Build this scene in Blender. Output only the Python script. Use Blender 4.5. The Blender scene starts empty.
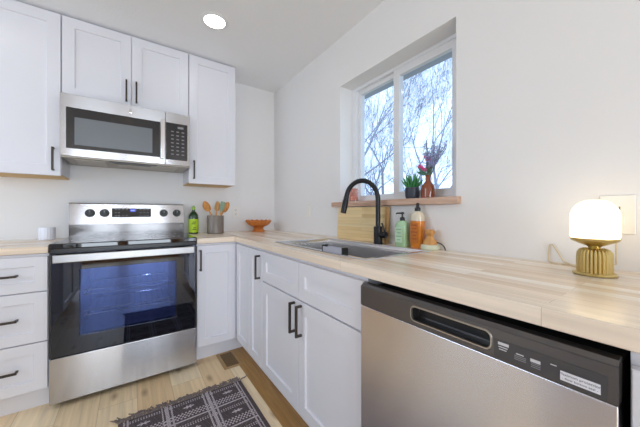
import bpy, bmesh, math, random
from mathutils import Vector, Matrix

# ------------------------------------------------------------------ camera, world, exposure
S = bpy.context.scene
C = S.collection
cam_d = bpy.data.cameras.new('camera')
cam = bpy.data.objects.new('camera', cam_d)
C.objects.link(cam)
S.camera = cam
cam.location = (-1.2875, -2.7262, 1.0986)
cam.rotation_euler = (math.pi / 2, 0, -0.6085)
cam_d.sensor_width = 36
cam_d.lens = 270.25 / 640 * 36
cam_d.shift_y = -0.001
cam_d.clip_start = 0.02

S.view_settings.view_transform = 'Standard'
S.view_settings.look = 'None'
S.view_settings.gamma = 1
S.view_settings.use_curve_mapping = False
S.view_settings.exposure = -0.80
S.cycles.use_denoising = True
S.cycles.max_bounces = 12
S.cycles.diffuse_bounces = 10
S.cycles.glossy_bounces = 5
S.cycles.transparent_max_bounces = 16
S.cycles.transmission_bounces = 8
S.cycles.sample_clamp_indirect = 8
S.cycles.caustics_reflective = False
S.cycles.caustics_refractive = False

w = bpy.data.worlds.new('overcast_sky')
S.world = w
w.use_nodes = True
w.node_tree.nodes['Background'].inputs[0].default_value = (0.60, 0.78, 1.0, 1)
w.node_tree.nodes['Background'].inputs[1].default_value = 4.2

LAMP = 28.0            # strength of the recessed ceiling lamps
LAMP_COL = (0.97, 0.98, 1.0)

# added area light outside the unseen glazed door, fills the room from behind
al = bpy.data.lights.new('door_fill', 'AREA')
al.shape = 'RECTANGLE'
al.size, al.size_y = 2.2, 2.0
al.energy = 230
al.color = (0.85, 0.925, 1.0)
alo = bpy.data.objects.new('door_fill', al)
C.objects.link(alo)
alo.location = (-1.4, -6.6, 1.08)
alo.rotation_euler = (math.pi / 2, 0, 0)
# added area light outside the unseen left window, brightens the right wall
al2 = bpy.data.lights.new('window_fill', 'AREA')
al2.shape = 'RECTANGLE'
al2.size, al2.size_y = 1.7, 1.3
al2.energy = 34
al2.color = (0.85, 0.925, 1.0)
alo2 = bpy.data.objects.new('window_fill', al2)
C.objects.link(alo2)
alo2.location = (-3.75, -1.2, 1.55)
alo2.rotation_euler = (math.pi / 2, 0, -math.pi / 2)

H = 2.415               # ceiling height
CT = 0.914              # worktop height
RL, RR = -1.667, -0.905  # range bay
FD = 0.623              # base door front plane


# ------------------------------------------------------------------ materials
def lin(c):
    def f(v):
        v = v / 255.0
        return v / 12.92 if v <= 0.04045 else ((v + 0.055) / 1.055) ** 2.4
    return tuple(f(v) for v in c) + (1.0,)


def newmat(name):
    m = bpy.data.materials.new(name)
    m.use_nodes = True
    nt = m.node_tree
    return m, nt, nt.nodes, nt.links, nt.nodes['Principled BSDF']


def mat(name, col, rough=0.5, metal=0.0, bump=0.0, bscale=200, spec=None, coat=0.0, var=0.0, vscale=8,
        stretch=(1, 1, 1), trans=0.0, ior=None, emit=None, estr=0.0, aniso=0.0):
    m, nt, N, L, b = newmat(name)
    b.inputs['Base Color'].default_value = lin(col)
    b.inputs['Roughness'].default_value = rough
    b.inputs['Metallic'].default_value = metal
    if spec is not None:
        b.inputs['Specular IOR Level'].default_value = spec
    if coat:
        b.inputs['Coat Weight'].default_value = coat
        b.inputs['Coat Roughness'].default_value = 0.1
    if trans:
        b.inputs['Transmission Weight'].default_value = trans
    if ior:
        b.inputs['IOR'].default_value = ior
    if emit:
        b.inputs['Emission Color'].default_value = lin(emit)
        b.inputs['Emission Strength'].default_value = estr
    tc = N.new('ShaderNodeTexCoord')
    mp = N.new('ShaderNodeMapping')
    mp.inputs['Scale'].default_value = stretch
    L.new(tc.outputs['Object'], mp.inputs['Vector'])
    if var:
        n = N.new('ShaderNodeTexNoise')
        n.inputs['Scale'].default_value = vscale
        n.inputs['Detail'].default_value = 4
        L.new(mp.outputs[0], n.inputs['Vector'])
        mix = N.new('ShaderNodeMix')
        mix.data_type = 'RGBA'
        c1 = lin([max(0, v * (1 - var)) for v in col])
        c2 = lin([min(255, v * (1 + var)) for v in col])
        mix.inputs[6].default_value = c1
        mix.inputs[7].default_value = c2
        L.new(n.outputs['Fac'], mix.inputs[0])
        L.new(mix.outputs[2], b.inputs['Base Color'])
    if bump:
        n2 = N.new('ShaderNodeTexNoise')
        n2.inputs['Scale'].default_value = bscale
        n2.inputs['Detail'].default_value = 3
        L.new(mp.outputs[0], n2.inputs['Vector'])
        bp = N.new('ShaderNodeBump')
        bp.inputs['Strength'].default_value = bump
        bp.inputs['Distance'].default_value = 0.002
        L.new(n2.outputs['Fac'], bp.inputs['Height'])
        L.new(bp.outputs[0], b.inputs['Normal'])
    if aniso:
        b.inputs['Anisotropic'].default_value = aniso
        tg = N.new('ShaderNodeTangent')
        tg.direction_type = 'RADIAL'
        tg.axis = 'Z'
        b.inputs['Anisotropic Rotation'].default_value = 0.25
        L.new(tg.outputs[0], b.inputs['Tangent'])
    return m


def planks(name, cols, along='y', length=0.9, width=0.045, mortar=0.0006, grain=0.35, rough=0.45, knots=0.0,
           mcol=None, coat=0.0, spec=0.4):
    """laid staves: brick rows toned stave by stave, fine grain along the stave"""
    m, nt, N, L, b = newmat(name)
    tc = N.new('ShaderNodeTexCoord')
    mp = N.new('ShaderNodeMapping')
    if along == 'y':
        mp.inputs['Rotation'].default_value = (0, 0, math.pi / 2)
    if along == 'yz':
        sp, cb = N.new('ShaderNodeSeparateXYZ'), N.new('ShaderNodeCombineXYZ')
        L.new(tc.outputs['Object'], sp.inputs[0])
        L.new(sp.outputs['Y'], cb.inputs['X'])
        L.new(sp.outputs['Z'], cb.inputs['Y'])
        L.new(sp.outputs['X'], cb.inputs['Z'])
        L.new(cb.outputs[0], mp.inputs['Vector'])
    else:
        L.new(tc.outputs['Object'], mp.inputs['Vector'])
    br = N.new('ShaderNodeTexBrick')
    br.inputs['Scale'].default_value = 1
    br.inputs['Brick Width'].default_value = length
    br.inputs['Row Height'].default_value = width
    br.inputs['Mortar Size'].default_value = mortar
    br.inputs['Mortar Smooth'].default_value = 0.3
    br.inputs['Color1'].default_value = (0, 0, 0, 1)
    br.inputs['Color2'].default_value = (1, 1, 1, 1)
    br.inputs['Mortar'].default_value = (0.5, 0.5, 0.5, 1)
    br.offset = 0.37
    br.offset_frequency = 2
    L.new(mp.outputs[0], br.inputs['Vector'])
    rp = N.new('ShaderNodeValToRGB')
    el = rp.color_ramp.elements
    el[0].color = lin(cols[0])
    el[1].color = lin(cols[-1])
    for i, c in enumerate(cols[1:-1]):
        e = el.new((i + 1) / (len(cols) - 1))
        e.color = lin(c)
    L.new(br.outputs['Color'], rp.inputs[0])
    mp2 = N.new('ShaderNodeMapping')
    mp2.inputs['Scale'].default_value = (2.0, 40, 40)
    L.new(mp.outputs[0], mp2.inputs['Vector'])
    # shift the grain stave by stave
    add = N.new('ShaderNodeVectorMath')
    add.operation = 'MULTIPLY_ADD'
    add.inputs[1].default_value = (9, 9, 9)
    L.new(br.outputs['Color'], add.inputs[0])
    L.new(mp2.outputs[0], add.inputs[2])
    n = N.new('ShaderNodeTexNoise')
    n.inputs['Scale'].default_value = 1.0
    n.inputs['Detail'].default_value = 5
    n.inputs['Distortion'].default_value = 0.6
    L.new(add.outputs[0], n.inputs['Vector'])
    gr = N.new('ShaderNodeMapRange')
    gr.inputs[1].default_value = 0.3
    gr.inputs[2].default_value = 0.7
    gr.inputs[3].default_value = 1 - grain
    gr.inputs[4].default_value = 1 + grain * 0.3
    L.new(n.outputs['Fac'], gr.inputs[0])
    mul = N.new('ShaderNodeMix')
    mul.data_type = 'RGBA'
    mul.blend_type = 'MULTIPLY'
    mul.inputs[0].default_value = 1
    L.new(rp.outputs[0], mul.inputs[6])
    L.new(gr.outputs[0], mul.inputs[7])
    last = mul.outputs[2]
    if knots:
        mp3 = N.new('ShaderNodeMapping')
        mp3.inputs['Scale'].default_value = (2.2, 5.5, 1)
        L.new(mp.outputs[0], mp3.inputs['Vector'])
        v = N.new('ShaderNodeTexVoronoi')
        v.voronoi_dimensions = '2D'
        v.inputs['Scale'].default_value = 1.0
        L.new(mp3.outputs[0], v.inputs['Vector'])
        kr = N.new('ShaderNodeMapRange')
        kr.inputs[1].default_value = 0.02
        kr.inputs[2].default_value = 0.13
        kr.inputs[3].default_value = knots
        kr.inputs[4].default_value = 0
        L.new(v.outputs['Distance'], kr.inputs[0])
        mk = N.new('ShaderNodeMix')
        mk.data_type = 'RGBA'
        mk.inputs[7].default_value = lin((128, 84, 50))
        L.new(kr.outputs[0], mk.inputs[0])
        L.new(last, mk.inputs[6])
        last = mk.outputs[2]
    seam = N.new('ShaderNodeMix')
    seam.data_type = 'RGBA'
    seam.inputs[7].default_value = lin(mcol or [v * 0.82 for v in cols[0]])
    L.new(br.outputs['Fac'], seam.inputs[0])
    L.new(last, seam.inputs[6])
    L.new(seam.outputs[2], b.inputs['Base Color'])
    b.inputs['Roughness'].default_value = rough
    b.inputs['Specular IOR Level'].default_value = spec
    return m


def wood(name, c1, c2, axis='z', rough=0.45, scale=1.0):
    m, nt, N, L, b = newmat(name)
    tc = N.new('ShaderNodeTexCoord')
    mp = N.new('ShaderNodeMapping')
    sc = {'x': (4, 60, 60), 'y': (60, 4, 60), 'z': (60, 60, 4)}[axis]
    mp.inputs['Scale'].default_value = [v * scale for v in sc]
    L.new(tc.outputs['Object'], mp.inputs['Vector'])
    n = N.new('ShaderNodeTexNoise')
    n.inputs['Scale'].default_value = 1
    n.inputs['Detail'].default_value = 5
    n.inputs['Distortion'].default_value = 0.8
    L.new(mp.outputs[0], n.inputs['Vector'])
    rp = N.new('ShaderNodeValToRGB')
    rp.color_ramp.elements[0].position = 0.3
    rp.color_ramp.elements[1].position = 0.7
    rp.color_ramp.elements[0].color = lin(c1)
    rp.color_ramp.elements[1].color = lin(c2)
    L.new(n.outputs['Fac'], rp.inputs[0])
    L.new(rp.outputs[0], b.inputs['Base Color'])
    b.inputs['Roughness'].default_value = rough
    return m


def pane(name, tint, refl=0.06, film=(1, 1, 1), base=0.0):
    """thin flat glass: see-through with a mirror film that grows towards grazing"""
    m = bpy.data.materials.new(name)
    m.use_nodes = True
    nt = m.node_tree
    N, L = nt.nodes, nt.links
    N.clear()
    out = N.new('ShaderNodeOutputMaterial')
    mix = N.new('ShaderNodeMixShader')
    t = N.new('ShaderNodeBsdfTransparent')
    t.inputs[0].default_value = tuple(tint) + (1,)
    g = N.new('ShaderNodeBsdfGlossy')
    g.inputs['Roughness'].default_value = 0.01
    g.inputs[0].default_value = tuple(film) + (1,)
    fr = N.new('ShaderNodeFresnel')
    fr.inputs['IOR'].default_value = 1.0 + 2 * math.sqrt(refl) / (1 - math.sqrt(refl))
    geo = N.new('ShaderNodeNewGeometry')
    inv = N.new('ShaderNodeMath')
    inv.operation = 'SUBTRACT'
    inv.inputs[0].default_value = 1
    L.new(geo.outputs['Backfacing'], inv.inputs[1])
    mu = N.new('ShaderNodeMath')
    mu.operation = 'MULTIPLY'
    L.new(fr.outputs[0], mu.inputs[0])
    L.new(inv.outputs[0], mu.inputs[1])
    ad = N.new('ShaderNodeMath')
    ad.operation = 'MULTIPLY_ADD'
    ad.inputs[1].default_value = base
    L.new(inv.outputs[0], ad.inputs[0])
    L.new(mu.outputs[0], ad.inputs[2])
    L.new(ad.outputs[0], mix.inputs[0])
    L.new(t.outputs[0], mix.inputs[1])
    L.new(g.outputs[0], mix.inputs[2])
    L.new(mix.outputs[0], out.inputs['Surface'])
    return m


def emitter(name, col, strength):
    m = bpy.data.materials.new(name)
    m.use_nodes = True
    N, L = m.node_tree.nodes, m.node_tree.links
    N.clear()
    o = N.new('ShaderNodeOutputMaterial')
    e = N.new('ShaderNodeEmission')
    e.inputs[0].default_value = tuple(col) + (1,)
    e.inputs[1].default_value = strength
    L.new(e.outputs[0], o.inputs[0])
    return m


M = {}
M['wall'] = mat('wall_paint', (230, 229, 229), 0.75, bump=0.12, bscale=90, spec=0.25)
M['ceiling'] = mat('ceiling_paint', (236, 237, 239), 0.9, bump=0.5, bscale=60, spec=0.1)
M['cab'] = mat('white_cabinet_paint', (222, 222, 229), 0.32, bump=0.03, bscale=150, spec=0.45)
M['cabin'] = wood('natural_ply', (205, 165, 95), (225, 190, 125), 'x', 0.5)
M['gap'] = mat('dark_gap', (40, 38, 36), 0.8)
M['pull'] = mat('dark_bronze', (66, 58, 54), 0.38, 0.55, var=0.08, vscale=40)
M['steel'] = mat('brushed_steel', (184, 182, 184), 0.22, 1.0, aniso=0.96, var=0.03, vscale=4, stretch=(1, 1, 220))
M['steelflat'] = mat('satin_steel', (190, 187, 184), 0.3, 1.0, var=0.03, vscale=30)
M['handlesteel'] = mat('handle_steel', (158, 156, 156), 0.34, 1.0, var=0.03, vscale=30)
M['sinksteel'] = mat('sink_steel', (222, 222, 224), 0.24, 1.0, var=0.03, vscale=30)
M['chrome'] = mat('bright_chrome', (225, 225, 228), 0.08, 1.0)
M['dwsteel'] = mat('dishwasher_steel', (218, 217, 223), 0.22, 1.0, aniso=0.96, var=0.03, vscale=4, stretch=(1, 1, 220))
M['darksteel'] = mat('slate_steel', (104, 101, 101), 0.33, 0.85, aniso=0.6, var=0.03, vscale=4, stretch=(1, 1, 200))
M['polished'] = mat('polished_dark_steel', (92, 89, 88), 0.12, 0.9, var=.03, vscale=20)
M['darkpanel'] = mat('dark_control_panel', (78, 77, 80), 0.35, 0.3, var=0.02, vscale=50)
M['blackglass'] = mat('black_glass', (10, 10, 13), 0.03, 0.0, spec=0.75, var=0.1, vscale=5)
M['blackplastic'] = mat('black_plastic', (22, 22, 24), 0.35, var=0.1, vscale=60)
M['darkmetal'] = mat('dark_enamel', (52, 50, 50), 0.3, 0.5, var=0.05, vscale=30)
M['mwglass'] = mat('microwave_door_glass', (38, 36, 38), 0.08, spec=0.6, var=0.05, vscale=20)
M['mwwindow'] = mat('microwave_window_mesh', (112, 118, 124), 0.18, 0.2, spec=0.6, bump=0.05, bscale=900)
M['grille'] = mat('aluminium_filter', (196, 190, 180), 0.45, 0.3, bump=0.6, bscale=500)
M['under'] = mat('painted_underside', (160, 152, 142), 0.35, 0.3, var=0.05, vscale=30)
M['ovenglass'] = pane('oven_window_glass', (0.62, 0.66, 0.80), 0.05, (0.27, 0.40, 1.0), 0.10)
M['doorglass'] = mat('coated_black_glass', (12, 12, 18), 0.03, 0.0, spec=1.0)
M['doorglass'].node_tree.nodes['Principled BSDF'].inputs['Specular Tint'].default_value = (0.7, 0.78, 1.0, 1)
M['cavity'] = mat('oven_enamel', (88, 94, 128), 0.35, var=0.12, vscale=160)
M['rack'] = mat('oven_rack_steel', (205, 203, 200), 0.25, 0.9)
M['print'] = mat('printed_ink', (205, 205, 210), 0.5)
M['printdim'] = mat('printed_ink_dim', (135, 134, 138), 0.5)
M['sticker'] = mat('white_sticker', (222, 222, 230), 0.45)
M['ink'] = mat('sticker_ink', (62, 62, 72), 0.6)
M['bluelit'] = emitter('blue_display', (0.12, 0.18, 1.0), 1.6)
M['whitelit'] = emitter('display_digits', (0.7, 0.8, 1.0), 1.5)
M['butcherY'] = planks('butcher_block_long', [(220, 195, 167), (243, 228, 210), (236, 217, 196), (250, 240, 227), (228, 207, 182)],
                       'y', 0.62, 0.041, 0.0005, 0.16, 0.27, spec=0.6)
M['butcherX'] = planks('butcher_block_cross', [(220, 195, 167), (243, 228, 210), (236, 217, 196), (250, 240, 227), (228, 207, 182)],
                       'x', 0.62, 0.041, 0.0005, 0.16, 0.27, spec=0.6)
M['floor'] = planks('oak_floor', [(228, 194, 148), (247, 224, 184), (238, 208, 164), (250, 230, 196), (230, 198, 152)],
                    'y', 1.25, 0.18, 0.0012, 0.20, 0.4, knots=0.6)
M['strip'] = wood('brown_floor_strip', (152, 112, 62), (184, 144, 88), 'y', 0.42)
M['bamboo'] = planks('bamboo_board', [(226, 194, 138), (240, 214, 164), (233, 204, 150), (244, 222, 176)], 'yz', 0.6, 0.022, 0.0004, 0.15, 0.5)
M['bambooedge'] = wood('board_edge', (176, 132, 82), (200, 158, 104), 'z', 0.5)
M['sillwood'] = wood('sill_wood', (182, 142, 118), (216, 186, 164), 'y', 0.5)
M['spoon'] = wood('spoon_wood', (176, 112, 48), (214, 152, 78), 'z', 0.5)
M['spoonlight'] = wood('pale_spoon_wood', (192, 134, 72), (222, 170, 104), 'z', 0.5)
M['bowl'] = wood('carved_bowl_wood', (172, 92, 36), (214, 134, 62), 'x', 0.45)
M['sage'] = mat('sage_silicone', (136, 160, 140), 0.5, var=0.05)
M['crock'] = mat('grey_brown_stoneware', (122, 112, 104), 0.35, 0.08, var=0.1, vscale=14, stretch=(30, 30, 0.5))
M['vinyl'] = mat('white_vinyl', (226, 227, 230), 0.35, var=0.01)
M['glass'] = pane('window_glass', (0.97, 0.985, 1.0), 0.025)
M['plastic'] = mat('white_plate_plastic', (232, 230, 225), 0.35, var=0.01)
M['slot'] = mat('slot_dark', (60, 56, 52), 0.6)
M['black'] = mat('matte_black_metal', (38, 37, 40), 0.36, 0.5, var=0.06, vscale=50)
M['gold'] = mat('brushed_gold', (204, 182, 122), 0.3, 1.0, var=0.05, vscale=60)
M['shade'] = None
M['cord'] = mat('clear_cord', (206, 190, 158), 0.35)
M['rubber'] = mat('rubber', (30, 30, 32), 0.6)
M['opal'] = emitter('opal_glass_lit', (1.0, 0.80, 0.50), 7.0)
M['trimring'] = mat('lamp_trim', (228, 228, 228), 0.5)
M['lens'] = emitter('lamp_lens', LAMP_COL, LAMP)


# ------------------------------------------------------------------ mesh helpers
class MB:
    def __init__(self):
        self.bm = bmesh.new()

    def quad(self, pts):
        vs = [self.bm.verts.new(p) for p in pts]
        return self.bm.faces.new(vs)

    def box(self, x0, x1, y0, y1, z0, z1):
        x0, x1 = min(x0, x1), max(x0, x1)
        y0, y1 = min(y0, y1), max(y0, y1)
        z0, z1 = min(z0, z1), max(z0, z1)
        v = [self.bm.verts.new(p) for p in ((x0, y0, z0), (x1, y0, z0), (x1, y1, z0), (x0, y1, z0),
                                            (x0, y0, z1), (x1, y0, z1), (x1, y1, z1), (x0, y1, z1))]
        for f in ((3, 2, 1, 0), (4, 5, 6, 7), (0, 1, 5, 4), (1, 2, 6, 5), (2, 3, 7, 6), (3, 0, 4, 7)):
            self.bm.faces.new([v[i] for i in f])
        return self

    def rings(self, rings, cap0=True, cap1=True, close=True):
        R = [[self.bm.verts.new(p) for p in r] for r in rings]
        n = len(R[0])
        for a, b in zip(R, R[1:]):
            for i in range(n if close else n - 1):
                j = (i + 1) % n
                self.bm.faces.new((a[i], a[j], b[j], b[i]))
        if cap0:
            self.bm.faces.new(list(reversed(R[0])))
        if cap1:
            self.bm.faces.new(R[-1])
        return self

    def lathe(self, prof, c=(0, 0, 0), n=32, cap0=True, cap1=True, fr=None, sx=1, sy=1):
        rs = []
        for k, (r, z) in enumerate(prof):
            ring = []
            for i in range(n):
                a = 2 * math.pi * i / n
                rr = max(r, 0.0004)
                if fr:
                    rr *= fr(a, k)
                ring.append((c[0] + rr * math.cos(a) * sx, c[1] + rr * math.sin(a) * sy, c[2] + z))
            rs.append(ring)
        return self.rings(rs, cap0, cap1)

    def tube(self, path, r, n=10, cap=True):
        P = [Vector(p) for p in path]
        rad = r if isinstance(r, (list, tuple)) else [r] * len(P)
        rs = []
        up = None
        for i, p in enumerate(P):
            t = (P[min(i + 1, len(P) - 1)] - P[max(i - 1, 0)]).normalized()
            if up is None:
                up = t.orthogonal().normalized()
            up = (up - t * up.dot(t))
            if up.length < 1e-6:
                up = t.orthogonal()
            up.normalize()
            s = t.cross(up)
            rs.append([p + (up * math.cos(2 * math.pi * k / n) + s * math.sin(2 * math.pi * k / n)) * rad[i] for k in range(n)])
        return self.rings(rs, cap, cap)

    def disc(self, c, axis, r, t, n=24, r2=None):
        a = Vector(axis).normalized()
        c = Vector(c)
        return self.tube([c, c + a * t], [r, r if r2 is None else r2], n)

    def prism(self, pts, lo, hi, axis='x'):
        f = {'x': lambda p, d: (d, p[0], p[1]), 'y': lambda p, d: (p[0], d, p[1]), 'z': lambda p, d: (p[0], p[1], d)}[axis]
        self.rings([[f(p, lo) for p in pts], [f(p, hi) for p in pts]])
        return self

    def ball(self, c, r, sx=1, sy=1, sz=1, u=14, v=9):
        prof = [(r * math.sin(math.pi * k / v), -r * math.cos(math.pi * k / v) * sz) for k in range(v + 1)]
        return self.lathe(prof, c, u, sx=sx, sy=sy)

    def frame(self, axis, f, th, u0, u1, z0, z1, su, sz=None, sgn=-1, su1=None, sz1=None):
        """rectangular ring (four sides), front plane at f, thickness th behind it"""
        sz = su if sz is None else sz
        su1 = su if su1 is None else su1
        sz1 = sz if sz1 is None else sz1
        m = self.mapper(axis, f, sgn)
        O = [(u0, z0), (u1, z0), (u1, z1), (u0, z1)]
        I = [(u0 + su, z0 + sz), (u1 - su1, z0 + sz), (u1 - su1, z1 - sz1), (u0 + su, z1 - sz1)]
        loops = [[m(u, 0, z) for u, z in O], [m(u, 0, z) for u, z in I], [m(u, th, z) for u, z in I], [m(u, th, z) for u, z in O]]
        R = [[self.bm.verts.new(p) for p in l] for l in loops]
        for k in range(4):
            a, b = R[k], R[(k + 1) % 4]
            for i in range(4):
                j = (i + 1) % 4
                self.bm.faces.new((a[i], a[j], b[j], b[i]))
        return self

    @staticmethod
    def mapper(axis, f, sgn=-1):
        # fronts look towards sgn along the axis; d counts inwards
        if axis == 'y':
            return lambda u, d, z: (u, f - sgn * d, z)
        return lambda u, d, z: (f - sgn * d, u, z)

    def shaker(self, axis, f, u0, u1, z0, z1, st=0.06, th=0.02, rec=0.009, ch=0.003, sgn=-1):
        m = self.mapper(axis, f, sgn)
        def rect(i, d):
            return [self.bm.verts.new(m(u, d, z)) for u, z in ((u0 + i, z0 + i), (u1 - i, z0 + i), (u1 - i, z1 - i), (u0 + i, z1 - i))]
        e = 0.0015
        R = [rect(0, th), rect(0, e), rect(e, 0), rect(st, 0), rect(st + ch, rec)]
        for a, b in zip(R, R[1:]):
            for i in range(4):
                j = (i + 1) % 4
                self.bm.faces.new((a[i], a[j], b[j], b[i]))
        self.bm.faces.new(R[-1])
        self.bm.faces.new(list(reversed(R[0])))
        return self

    def build(self, name, m, parent=None, bevel=0.0, seg=2, smooth=35):
        bm = self.bm
        off = root_loc(parent)
        for v in bm.verts:
            v.co -= off
        bmesh.ops.recalc_face_normals(bm, faces=bm.faces[:])
        me = bpy.data.meshes.new(name)
        bm.to_mesh(me)
        bm.free()
        o = bpy.data.objects.new(name, me)
        C.objects.link(o)
        if m:
            me.materials.append(m)
        if parent:
            o.parent = parent
        me.shade_smooth()
        me.set_sharp_from_angle(angle=math.radians(smooth))
        if bevel:
            b = o.modifiers.new('bevel', 'BEVEL')
            b.width = bevel
            b.segments = seg
            b.limit_method = 'ANGLE'
            b.angle_limit = math.radians(40)
            b.harden_normals = True
        return o


def root_loc(p):
    v = Vector((0, 0, 0))
    while p:
        v += Vector(p.location)
        p = p.parent
    return v


def thing(name, label, cat, loc, group=None):
    o = bpy.data.objects.new(name, None)
    o.empty_display_size = 0.05
    C.objects.link(o)
    o.location = loc
    o['label'] = label
    o['category'] = cat
    if group:
        o['group'] = group
    return o


def struct(o, label=None, cat=None):
    o['kind'] = 'structure'
    if label:
        o['label'] = label
    if cat:
        o['category'] = cat
    return o


def text(name, s, size, origin, xa, ya, m, parent, depth=0.0004, align='LEFT'):
    cu = bpy.data.curves.new(name, 'FONT')
    cu.body = s
    cu.size = size
    cu.extrude = depth
    cu.align_x = align
    cu.align_y = 'CENTER'
    o = bpy.data.objects.new(name + '_src', cu)
    C.objects.link(o)
    bpy.context.view_layer.update()
    me = bpy.data.meshes.new_from_object(o.evaluated_get(bpy.context.evaluated_depsgraph_get()))
    bpy.data.objects.remove(o)
    bpy.data.curves.remove(cu)
    xa, ya = Vector(xa).normalized(), Vector(ya).normalized()
    za = xa.cross(ya)
    R = Matrix((xa, ya, za)).transposed().to_4x4()
    R.translation = Vector(origin) - root_loc(parent)
    me.transform(R)
    me.materials.clear()
    me.materials.append(m)
    n = bpy.data.objects.new(name, me)
    C.objects.link(n)
    n.parent = parent
    return n


def pull(parent, axis, f, u, z, vert=True, ln=0.15, sgn=-1, out=0.034, s=0.0055):
    """bar pull: square bar on two end posts; (u, z) is its middle"""
    m = MB()
    mp = MB.mapper(axis, f, sgn)
    def bx(u0, u1, d0, d1, z0, z1):
        a, b = mp(u0, d0, z0), mp(u1, d1, z1)
        m.box(a[0], b[0], a[1], b[1], a[2], b[2])
    h = ln / 2
    if vert:
        bx(u - s, u + s, -out, -out + 2 * s, z - h, z + h)
        bx(u - s, u + s, -out + 2 * s, 0.0, z - h, z - h + 2 * s)
        bx(u - s, u + s, -out + 2 * s, 0.0, z + h - 2 * s, z + h)
    else:
        bx(u - h, u + h, -out, -out + 2 * s, z - s, z + s)
        bx(u - h, u - h + 2 * s, -out + 2 * s, 0.0, z - s, z + s)
        bx(u + h - 2 * s, u + h, -out + 2 * s, 0.0, z - s, z + s)
    return m.build('handle', M['pull'], parent, 0.0012)


# ------------------------------------------------------------------ the room
XL, YR = -3.5, -6.2
struct(MB().box(XL - .12, .25, YR - .12, .12, -.06, 0).build('floor', M['floor']))
struct(MB().box(XL - .12, .25, YR - .12, .12, H, H + .08).build('ceiling', M['ceiling']))
struct(MB().box(XL - .12, .25, 0, .12, 0, H).build('wall_back', M['wall']))
ml = MB()
LY0, LY1, LZ0, LZ1 = -2.0, -.4, .9, 2.2
ml.box(XL - .12, XL, YR, 0, 0, LZ0).box(XL - .12, XL, YR, 0, LZ1, H).box(XL - .12, XL, YR, LY0, LZ0, LZ1).box(XL - .12, XL, LY1, 0, LZ0, LZ1)
struct(ml.build('wall_left', M['wall']))
WY0, WY1, WZ0, WZ1 = -2.03, -1.142, 1.142, 2.05
mw = MB()
mw.box(0, .22, YR, 0, 0, WZ0).box(0, .22, YR, 0, WZ1, H).box(0, .22, YR, WY0, WZ0, WZ1).box(0, .22, WY1, 0, WZ0, WZ1)
struct(mw.build('wall_right', M['wall']))
DX0, DX1, DZ = -2.6, -0.3, 2.08
mw = MB()
mw.box(XL, DX0, YR - .12, YR, 0, H).box(DX1, .22, YR - .12, YR, 0, H).box(DX0, DX1, YR - .12, YR, DZ, H)
struct(mw.build('wall_front', M['wall']))
struct(MB().box(XL, XL + .014, YR, -.75, 0, .1).build('baseboard_left', M['cab']))
struct(MB().box(XL, DX0 - .09, YR, YR + .014, 0, .1).build('baseboard_front', M['cab']))
# thin brown strip on the floor along the right-hand cabinets
struct(MB().box(-.652, -.542, -3.25, -.547, 0, .0025).build('floor_strip', M['strip']))

# window
W1 = struct(thing('window_1', 'white vinyl sliding window over the sink', 'window', (.12, -1.586, 1.178)))
fr = MB()
fr.frame('x', .12, .09, WY0, WY1, 1.178, WZ1, .05, .022, sgn=-1)
fr.build('window_frame', M['vinyl'], W1, .002)
sa = MB()
sa.frame('x', .145, .03, -1.585, -1.192, 1.199, 2.028, .022, .03)
sa.build('fixed_sash', M['vinyl'], W1, .002)
s2 = MB()
s2.frame('x', .124, .03, -1.985, -1.545, 1.19, 2.03, .045, .045)
s2.build('sliding_sash', M['vinyl'], W1, .002)
MB().box(.156, .160, -1.565, -1.21, 1.225, 2.0).build('pane', M['glass'], W1)
MB().box(.136, .140, -1.945, -1.588, 1.232, 1.988).build('pane', M['glass'], W1)
MB().box(.112, .124, -1.575, -1.565, 1.56, 1.62).build('latch', M['vinyl'], W1, .002)
# the plank sill
sill = MB()
sill.prism([(-.032, -2.055), (-.0008, -2.055), (-.0008, -2.029), (.119, -2.029), (.119, -1.143), (-.0008, -1.143), (-.0008, -1.075), (-.032, -1.075)], 1.1425, 1.178, 'z')
o = sill.build('window_sill', M['sillwood'], W1, .003)

W2 = struct(thing('added_window', 'unseen white window added in the left wall for light', 'window', (XL, -1.2, LZ0)))  # unseen, added for light and a bright band in the steel
MB().frame('x', XL - .03, .06, LY0, LY1, LZ0, LZ1, .06, .06, sgn=1).build('window_frame', M['vinyl'], W2, .002)
MB().box(XL - .062, XL - .058, LY0 + .055, LY1 - .055, LZ0 + .055, LZ1 - .055).build('pane', M['glass'], W2)

# glazed door behind the camera
D1 = struct(thing('door_1', 'unseen sliding glass door with pine frame added for reflections', 'door', ((DX0 + DX1) / 2, YR, 0)))
fr = MB()
fr.frame('y', YR + .015, .1, DX0, DX1, 0.001, DZ, .06, .05, sgn=1)
pine = wood('honey_pine', (168, 118, 70), (200, 152, 98), 'z', .45)  # pine tone added to put tan streaks in the steel fronts
fr.build('door_frame', pine, D1, .003)
mid = (DX0 + DX1) / 2
for a, b in ((DX0 + .06, mid + .03), (mid - .03, DX1 - .06)):
    k = 0.02 if a < mid - .1 else 0.055
    f2 = MB()
    f2.frame('y', YR - k, .03, a, b, .051, DZ - .05, .13, .09, sgn=1)
    lf = f2.build('sash', pine, D1, .002)
    MB().box(a + .13, b - .13, YR - k - .018, YR - k - .013, .14, DZ - .14).build('pane', M['glass'], lf)

D2 = struct(thing('added_door', 'unseen pine door added in the back wall for reflections', 'door', (-3.1, 0, 0)))  # unseen, added to reflect as a tan band in the dishwasher
MB().box(-3.42, -2.66, -.045, -.0005, .001, 2.06).build('leaf', wood('pine_door', (176, 124, 72), (206, 158, 102), 'z', .45), D2, .002)
MB().frame('y', -.05, .049, -3.49, -2.59, .0005, 2.13, .068, .002, sz1=.068).build('casing', M['cab'], D2, .002)

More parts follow.
